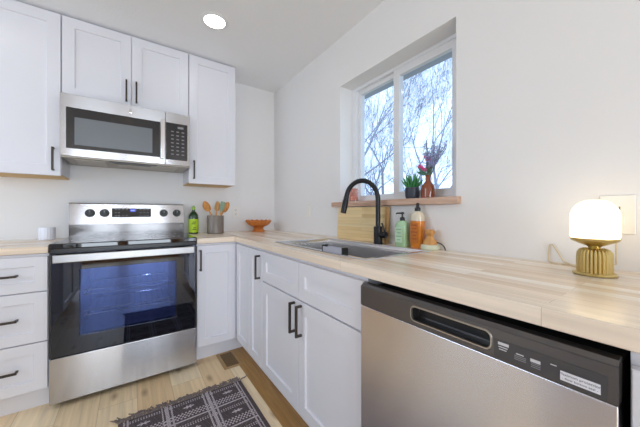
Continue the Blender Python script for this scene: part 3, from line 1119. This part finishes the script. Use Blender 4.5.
MB().lathe([(.015, 0), (.015, .016), (.0085, .022), (.008, .036), (.0055, .044), (.0004, .045)], (c[0], c[1], c[2] + .1935), 20).build('cap', M['blackplastic'], t)

c = (-.052, -1.925, CT)
t = thing('dish_brush', 'round wooden-knob palm brush with black loop right of the soaps', 'brush', c)
MB().lathe([(.041, .0006), (.046, .006), (.044, .022), (.036, .026)], c, 30).build('bristles', mat('pale_bristles', (222, 224, 200), 0.8, bump=.8, bscale=300), t)
MB().lathe([(.034, .0262), (.034, .034), (.031, .044), (.018, .056), (.0145, .066), (.019, .074), (.024, .084), (.023, .094), (.014, .101), (.0004, .102)], c, 30).build('knob', M['spoonlight'], t)
pts = []
for k in range(13):
    a = math.pi * k / 12
    pts.append((c[0] + .004, c[1] - .034 - .044 * math.sin(a * .5), c[2] + .034 * math.cos(a * .5) + .003))
MB().tube(pts, .0028, 8).build('loop', M['blackplastic'], t)

# ------------------------------------------------------------------ on the sill
SZ = 1.1785
c = (.045, -1.748, SZ)
t = thing('potted_succulent', 'spiky green succulent in a small dark pot on the sill', 'plant', c)
MB().lathe([(.030, .0003), (.036, .004), (.040, .02), (.041, .066), (.038, .066), (.037, .056), (.0004, .056)], c, 30, True, True).build('pot', mat('charcoal_pot', (50, 54, 66), 0.45, var=.06, vscale=60), t)
m = MB()
rnd = random.Random(3)
for k in range(24):
    a = 2.4 * k
    el = math.radians(82 - 2.0 * k)
    ln = .085 - .0006 * k
    d = Vector((math.cos(a) * math.cos(el), math.sin(a) * math.cos(el), math.sin(el)))
    p0 = Vector(c) + Vector((math.cos(a) * .007, math.sin(a) * .007, .052))
    p1 = p0 + d * ln * .4
    p2 = p0 + d * ln * .75 + Vector((0, 0, .006))
    p3 = p0 + d * ln + Vector((0, 0, .014))
    m.tube([p0, p1, p2, p3], [.006, .0078, .005, .0006], 6)
m.build('leaves', mat('succulent_leaf', (62, 132, 74), 0.4, var=.25, vscale=30), t)

c = (.045, -1.850, SZ)
t = thing('flower_vase', 'amber-brown glass bottle vase of pink and lilac sprigs on the sill', 'vase', c)
MB().lathe([(.031, .0003), (.036, .004), (.037, .05), (.034, .068), (.022, .084), (.0145, .094), (.013, .118), (.0155, .122), (.0155, .126),
            (.0115, .126), (.0115, .09), (.02, .08)], c, 32, True, False).build('vase', mat('amber_brown_glass', (158, 84, 54), 0.08, var=.15, vscale=20, trans=0.35, coat=.4), t)
top = Vector(c) + Vector((0, 0, .12))
stem, lil, leaf = MB(), MB(), MB()
pinkm = mat('pink_petals', (226, 84, 146), 0.6, var=.2, vscale=80)
for k in range(46):
    # lilac sprigs fan out to the right of the vase
    a = rnd.uniform(-1.1, .35)
    d = Vector((rnd.uniform(-.35, .2), -math.sin(a + .55) * 1.0, math.cos(a + .35))).normalized()
    d = Vector((rnd.uniform(-.3, .15), rnd.uniform(-.75, .12), 1)).normalized()
    ln = rnd.uniform(.10, .21)
    p1 = top + d * ln * .5 + Vector((0, 0, .005))
    p2 = top + d * ln
    stem.tube([top - Vector((0, 0, .03)), p1, p2], .0009, 4)
    for q in range(9):
        f = .4 + .6 * q / 9
        pp = top + d * ln * f
        dd = Vector((rnd.uniform(-1, 1), rnd.uniform(-1, 1), rnd.uniform(-.2, 1))).normalized()
        lil.tube([pp, pp + dd * .011, pp + dd * .018], [.001, .0022, .0004], 4)
for pos in ((-.01, .035, .052), (-.015, .027, .045), (-.008, .048, .060), (-.01, .015, .038), (-.01, -.004, .102), (-.012, -.012, .088), (-.01, .006, .110), (-.01, .0, .095)):
    pp = top + Vector(pos)
    stem.tube([top - Vector((0, 0, .03)), top + Vector(pos) * .5 + Vector((0, 0, .01)), pp], .0012, 5)
    pink = MB()
    for q in range(6):
        a = q * 1.05
        dd = Vector((rnd.uniform(-.6, .6), math.cos(a), math.sin(a))) * .008
        pink.ball(pp + dd, .006, 1, 1, .8, 8, 5)
    pink.build('pink_flower', pinkm, t)
for pos, dr in (((0, .018, .02), (-.1, .9, .35)), ((0, .012, .03), (-.3, .7, .6)), ((0, .0, .03), (.0, .1, 1))):
    pp = top + Vector(pos) * .4
    d = Vector(dr).normalized()
    leaf.tube([pp, pp + d * .025, pp + d * .045, pp + d * .065], [.002, .010, .009, .001], 6)
stem.build('stems', mat('stem_green', (96, 116, 96), 0.6), t)
lil.build('lilac_sprigs', mat('lilac_blue', (170, 176, 220), 0.7, var=.15, vscale=60), t)
leaf.build('leaves', mat('sage_leaf', (84, 128, 112), 0.6), t)

c = (.055, -1.235, SZ)
t = thing('glass_jar', 'small pink-tinted glass jar at the left end of the sill', 'jar', c)
MB().lathe([(.031, .0003), (.034, .004), (.034, .095), (.031, .1), (.029, .1), (.031, .09), (.031, .012), (.0004, .012)], c, 28).build('jar', pane('pink_glass', (0.93, 0.78, 0.74), .03), t)
MB().lathe([(.030, .0125), (.030, .045), (.0004, .045)], c, 24).build('candle_wax', mat('pale_wax', (226, 190, 178), 0.5), t)

# ------------------------------------------------------------------ table lamp
c = (-.158, -2.533, CT)
t = thing('table_lamp', 'small lit lamp with white dome shade on a ribbed brass base', 'lamp', c)
MB().lathe([(.047, .0006), (.0485, .003), (.0485, .006), (.045, .009), (.0004, .009)], c, 48).build('foot', M['gold'], t)
m = MB()
n = 26
for k in range(n):
    a = 2 * math.pi * k / n
    ca, sa_ = math.cos(a), math.sin(a)
    path = [(c[0] + r * ca, c[1] + r * sa_, c[2] + z) for r, z in ((.0355, .009), (.0355, .055), (.0345, .066), (.030, .074), (.021, .078))]
    m.tube(path, [.0044, .0044, .0043, .0037, .0025], 8)
m.lathe([(.0345, .009), (.0345, .056), (.029, .07), (.021, .077), (.0004, .077)], c, 40)
m.build('ribbed_base', M['gold'], t)
MB().lathe([(.017, .0775), (.013, .082), (.016, .086), (.035, .094), (.0515, .1025), (.0535, .106), (.0535, .110), (.050, .110), (.0004, .1065)], c, 48).build('shade_holder', M['gold'], t)
prof = [(.0520, .1105), (.0540, .118), (.0540, .168)] + [(.0540 * (1 - (1 - math.cos(math.pi / 2 * k / 12)) ** 1.0) ** .75, .168 + .055 * math.sin(math.pi / 2 * k / 12)) for k in range(1, 12)] + [(.0004, .223)]
MB().lathe(prof, c, 48).build('lamp_shade', M['opal'], t)
MB().tube([(c[0] + .044, c[1] + .01, CT + .006), (c[0] + .07, c[1] + .030, CT + .0035), (-.045, -2.46, CT + .004), (-.02, -2.43, CT + .012),
           (-.008, -2.405, CT + .055), (-.006, -2.396, CT + .068), (-.006, -2.388, CT + .066), (-.007, -2.385, CT + .03), (-.012, -2.386, CT + .006), (-.03, -2.40, CT + .0035),
           (-.03, -2.45, CT + .0032), (-.02, -2.52, CT + .0032), (-.012, -2.558, CT + .02), (-.014, -2.558, CT + .12), (-.011, -2.558, CT + .155)],
          .0026, 8).build('cord', M['cord'], t)


# ------------------------------------------------------------------ wall plates
def plate_right(y, z, hw, hh, label, kind):
    t = thing('wall_plate', label, 'outlet', (0, y, z))
    MB().box(-.006, -.0005, y - hw, y + hw, z - hh, z + hh).build('cover_plate', M['plastic'], t, .003, 3)
    outlet_parts(t, lambda a, d, b: (-.006 - d, y - a, z + b), kind)


def outlet_parts(t, mp, kind):
    def bx(a0, a1, d0, d1, b0, b1, name, m):
        p, q = mp(a0, d0, b0), mp(a1, d1, b1)
        return MB().box(p[0], q[0], p[1], q[1], p[2], q[2]).build(name, m, t, .0006)
    if kind == 'rocker':
        bx(-.017, .017, 0, .0022, -.034, .034, 'rocker', M['plastic'])
        bx(-.0165, .0165, .0018, .004, 0, .033, 'paddle', M['plastic'])
        return
    for s in (-1, 1):
        f = bx(-.0165, .0165, 0, .002, s * .0195 - .0145, s * .0195 + .0145, 'socket', M['plastic'])
        m = MB()
        for a0, a1, b0, b1 in ((-.0078, -.0055, -.003, .006), (.0055, .0078, -.003, .006), (-.0025, .0025, -.0105, -.006)):
            p, q = mp(a0, .0015, s * .0195 + b0), mp(a1, .0026, s * .0195 + b1)
            m.box(p[0], q[0], p[1], q[1], p[2], q[2])
        m.build('slots', M['slot'], f)


plate_right(-2.5585, 1.093, .040, .0625, 'wide white outlet plate on the wall behind the table lamp', 'duplex')
plate_right(-.71, 1.123, .037, .062, 'white switch plate on the right wall near the corner', 'rocker')
t = thing('wall_plate', 'white outlet plate on the back wall right of the utensil crock', 'outlet', (-.428, 0, 1.108))
MB().box(-.464, -.392, -.006, -.0005, 1.050, 1.164).build('cover_plate', M['plastic'], t, .003, 3)
outlet_parts(t, lambda a, d, b: (-.428 + a, -.006 - d, 1.108 + b), 'duplex')

# ------------------------------------------------------------------ back counter
c = (-.835, -.105, CT)
t = thing('oil_bottle', 'green oil bottle with lime label on the worktop right of the range', 'bottle', c)
MB().lathe([(.036, .0005), (.040, .006), (.040, .14), (.037, .165), (.026, .185), (.016, .196), (.013, .200), (.013, .212), (.0004, .212)], c, 30).build('bottle', mat('dark_green_glass', (34, 62, 34), 0.1, var=.2, vscale=20, coat=.5), t)
MB().lathe([(.0408, .012), (.0412, .014), (.0412, .128), (.0408, .13)], c, 30, False, False).build('label', mat('lime_label', (176, 204, 36), 0.5, var=.12, vscale=40), t)
m = MB()
for k, (a0, a1, z_) in enumerate(((-1.9, -1.2, .1), (-2.1, -1.35, .085), (-1.8, -1.3, .05), (-2.0, -1.2, .035))):
    ring = [[(c[0] + .0417 * math.cos(a0 + (a1 - a0) * i / 6), c[1] + .0417 * math.sin(a0 + (a1 - a0) * i / 6), c[2] + z_ + dz) for i in range(7)] for dz in (0, .007)]
    m.rings(ring, False, False, False)
m.build('label_print', mat('green_print', (70, 110, 30), 0.6), t)
MB().lathe([(.0138, .2122), (.0138, .235), (.009, .238), (.007, .25), (.0004, .251)], c, 20).build('cap', mat('lime_cap', (150, 196, 70), 0.4), t)

c = (-.668, -.19, CT)
t = thing('utensil_crock', 'grey-brown cylindrical crock on the back worktop', 'crock', c)
MB().lathe([(.066, .0005), (.071, .004), (.071, .158), (.0695, .161), (.066, .161), (.065, .155), (.065, .012), (.0004, .012)], c, 40).build('crock', M['crock'], t)


def spoon(label, foot, tip, hw, hl, m, twist=0.0, name='wooden_spoon', flat=False):
    f, p = Vector(foot), Vector(tip)
    t = thing(name, label, 'utensil', f, 'utensils in the crock')
    d = (p - f).normalized()
    side = Vector((math.cos(twist), math.sin(twist), 0))
    side = (side - d * side.dot(d)).normalized()
    nrm = d.cross(side)
    neck = p - d * hl
    MB().tube([f, f.lerp(neck, .5), neck, neck + d * .012], [.0055, .006, .0065, .007], 10).build('handle', m if not flat else M['spoonlight'], t)
    b = MB()
    rs = []
    n = 12
    for k in range(n + 1):
        u = k / n
        if flat:
            wdt = hw * (.45 + .55 * min(1, u * 2.5)) * (1 if u < .97 else .9)
            thk = .004 - .002 * u
        else:
            wdt = hw * max(.02, math.sin(math.pi * min(1, .12 + .86 * u)) ** .62)
            thk = .007 * math.sin(math.pi * (.12 + .8 * u)) + .001
        dish = 0 if flat else .012 * math.sin(math.pi * u)
        cc = neck + d * (hl * u) + nrm * dish
        ring = []
        for i in range(14):
            a = 2 * math.pi * i / 14
            sx, sn = math.cos(a), math.sin(a)
            bow = 0 if flat else -.010 * (1 - sx * sx) * math.sin(math.pi * u)
            ring.append(cc + side * wdt * sx + nrm * (thk * sn + bow))
        rs.append(ring)
    b.rings(rs)
    b.build('head', m, t)


bz = CT + .0135
spoon('wooden spoon leaning left out of the crock', (-.628, -.19, bz + .004), (-.768, -.205, 1.200), .031, .095, M['spoon'])
spoon('narrow wooden spoon upright in the middle of the crock', (-.668, -.165, bz + .004), (-.640, -.155, 1.205), .026, .09, M['spoonlight'], -.5)
spoon('sage green spatula standing in the crock', (-.665, -.215, bz + .004), (-.606, -.214, 1.200), .024, .095, M['sage'], .3, 'spatula', True)
spoon('wooden spoon leaning right out of the crock', (-.700, -.19, bz + .004), (-.553, -.20, 1.196), .031, .1, M['spoon'])

c = (-.258, -.185, CT)
t = thing('carved_bowl', 'orange-brown carved wooden pedestal bowl in the worktop corner', 'bowl', c)
MB().lathe([(.066, .0006), (.064, .008), (.052, .016), (.046, .03), (.05, .044), (.06, .05)], c, 40, True, True, fr=lambda a, k: 1 + .035 * math.cos(10 * a) * (k in (2, 3, 4))).build('pedestal', M['bowl'], t)
MB().lathe([(.03, .0502), (.072, .054), (.098, .07), (.116, .092), (.124, .108), (.120, .110), (.108, .096), (.09, .078), (.06, .066), (.0004, .063)], c, 60, True, True,
           fr=lambda a, k: 1 + (.03 * math.cos(14 * a) if 2 <= k <= 5 else 0)).build('bowl', M['bowl'], t)
m = MB()
for k in range(14):
    a = 2 * math.pi * k / 14
    m.ball((c[0] + .112 * math.cos(a), c[1] + .112 * math.sin(a), CT + .109), .011, 1, 1, .8, 10, 6)
m.build('carved_rim', M['bowl'], t)

c = (-1.765, -.135, CT)
t = thing('ribbed_pot', 'low white ribbed ceramic pot on the worktop left of the range', 'pot', c)
MB().lathe([(.039, .0005), (.0425, .004), (.043, .08), (.0415, .085), (.0385, .085), (.038, .012), (.0004, .012)], c, 72, True, True, fr=lambda a, k: 1 + .022 * math.cos(18 * a) * (k in (1, 2))).build('pot', mat('white_glaze', (226, 228, 238), 0.25, coat=.3), t)

# ------------------------------------------------------------------ floor vent and rug
vx0, vx1, vy0, vy1 = -.755, -.625, -.80, -.56
t = thing('floor_vent', 'small brown metal floor vent below the corner cabinet', 'vent', ((vx0 + vx1) / 2, (vy0 + vy1) / 2, 0))
m = MB()
O = [(vx0, vy0), (vx1, vy0), (vx1, vy1), (vx0, vy1)]
def rr(i, z):
    return [(vx0 + i, vy0 + i, z), (vx1 - i, vy0 + i, z), (vx1 - i, vy1 - i, z), (vx0 + i, vy1 - i, z)]
m.rings([rr(0, .003), rr(.002, .0065), rr(.02, .0065), rr(.022, .0042)], False, False)
m.build('frame', mat('bronze_vent', (176, 142, 96), 0.4, 0.3, var=.08, vscale=30), t)
m = MB().box(vx0 + .021, vx1 - .021, vy0 + .021, vy1 - .021, .0032, .0038)
m.build('grille_back', mat('vent_dark', (70, 58, 42), 0.7), t)
m = MB()
k = 0
yy = vy0 + .026
while yy < vy1 - .028:
    m.box(vx0 + .021, vx1 - .021, yy, yy + .006, .0039, .0058)
    yy += .011
m.build('grille', mat('vent_slats', (136, 112, 78), 0.45, 0.3), t)

# woven rug: pattern belongs to the weave (colour per stitch)
RX0, RX1, RY0, RY1 = -1.345, -.705, -2.13, -.985
t = thing('rug', 'dark grey woven rug with white geometric bands and fringed ends on the floor', 'rug', ((RX0 + RX1) / 2, (RY0 + RY1) / 2, 0))
NX, NY = 214, 382
bm = bmesh.new()
cl = bm.loops.layers.color.new('weave')
rnd = random.Random(9)
VV = [[bm.verts.new((RX0 + (RX1 - RX0) * i / NX, RY1 - (RY1 - RY0) * j / NY, .0078 + .0008 * ((i + j) % 2))) for i in range(NX + 1)] for j in range(NY + 1)]
DK, WT, MD = (84, 76, 78), (190, 180, 184), (124, 115, 118)
BW = NX / 3.0


def weave(i, j):
    u = i % BW
    ub = min(i, NX - 1 - i)
    # edge stripes
    if ub < 7:
        return DK
    if 7 <= ub < 9 or 12 <= ub < 15:
        return WT if (i + j) % 3 else MD
    if (BW < i + 8 and (u < 3 or u > BW - 3 or 6 < u < 9 or BW - 9 < u < BW - 6)) and 15 < ub:
        return WT if (j // 2 + i) % 3 else MD
    jj = j % 62
    if j < 5:
        return DK
    if jj in (6, 7, 10, 11):
        return WT if (i // 2 + j // 2) % 2 else DK
    if 13 <= jj < 33:
        # dark field with a small star motif
        cu, cv = abs(u - BW / 2), abs(jj - 23)
        if cu + cv * 1.3 < 10 and (cv < 1.5 or abs(cu - cv) < 1.2):
            return WT
        if (i * 7 + j * 13) % 23 == 0:
            return MD
        return DK
    if 35 <= jj < 52:
        ph = (i + (jj // 4) * 3) % 6
        return WT if ph < 3 and jj % 4 < 3 else DK
    if jj in (55, 56, 57):
        return WT
    return DK if (i + j) % 9 else MD


for j in range(NY):
    for i in range(NX):
        f = bm.faces.new((VV[j][i], VV[j + 1][i], VV[j + 1][i + 1], VV[j][i + 1]))
        col = weave(i, j)
        k = rnd.uniform(.88, 1.08)
        cc = [min(255, v * k) for v in col]
        for l in f.loops:
            l[cl] = (cc[0] / 255, cc[1] / 255, cc[2] / 255, 1)
# thickness: a skirt down to the floor
ed = [e for e in bm.edges if e.is_boundary]
ex = bmesh.ops.extrude_edge_only(bm, edges=ed)
for v in ex['geom']:
    if isinstance(v, bmesh.types.BMVert):
        v.co.z = .001
for f in bm.faces:
    f.smooth = False
for v in bm.verts:
    v.co -= t.location
me = bpy.data.meshes.new('weave')
bm.to_mesh(me)
bm.free()
ro_ = bpy.data.objects.new('weave', me)
C.objects.link(ro_)
ro_.parent = t
m_, nt, N, L, b = newmat('rug_weave')
at = N.new('ShaderNodeVertexColor')
at.layer_name = 'weave'
L.new(at.outputs[0], b.inputs['Base Color'])
b.inputs['Roughness'].default_value = 0.95
b.inputs['Specular IOR Level'].default_value = 0.1
nz = N.new('ShaderNodeTexNoise')
nz.inputs['Scale'].default_value = 400
bp = N.new('ShaderNodeBump')
bp.inputs['Strength'].default_value = .5
bp.inputs['Distance'].default_value = .002
L.new(nz.outputs[0], bp.inputs['Height'])
L.new(bp.outputs[0], b.inputs['Normal'])
me.materials.append(m_)
frm = mat('fringe_yarn', (118, 106, 102), 0.95, var=.3, vscale=60)
for yy, sg in ((RY1, 1), (RY0, -1)):
    m = MB()
    for k in range(46):
        x = RX0 + .006 + (RX1 - RX0 - .012) * k / 45
        for s in range(4):
            p = Vector((x + rnd.uniform(-.004, .004), yy - sg * .004, .006))
            pts = [p]
            dx, dy = rnd.uniform(-.7, .7), rnd.uniform(.5, 1.0)
            for q in range(4):
                p = p + Vector((dx * .013, sg * dy * .0125, 0))
                p.z = max(.003, .008 + rnd.uniform(-.004, .008))
                dx += rnd.uniform(-.8, .8)
                pts.append(p.copy())
            m.tube(pts, .0027, 4)
    m.build('fringe', frm, t)
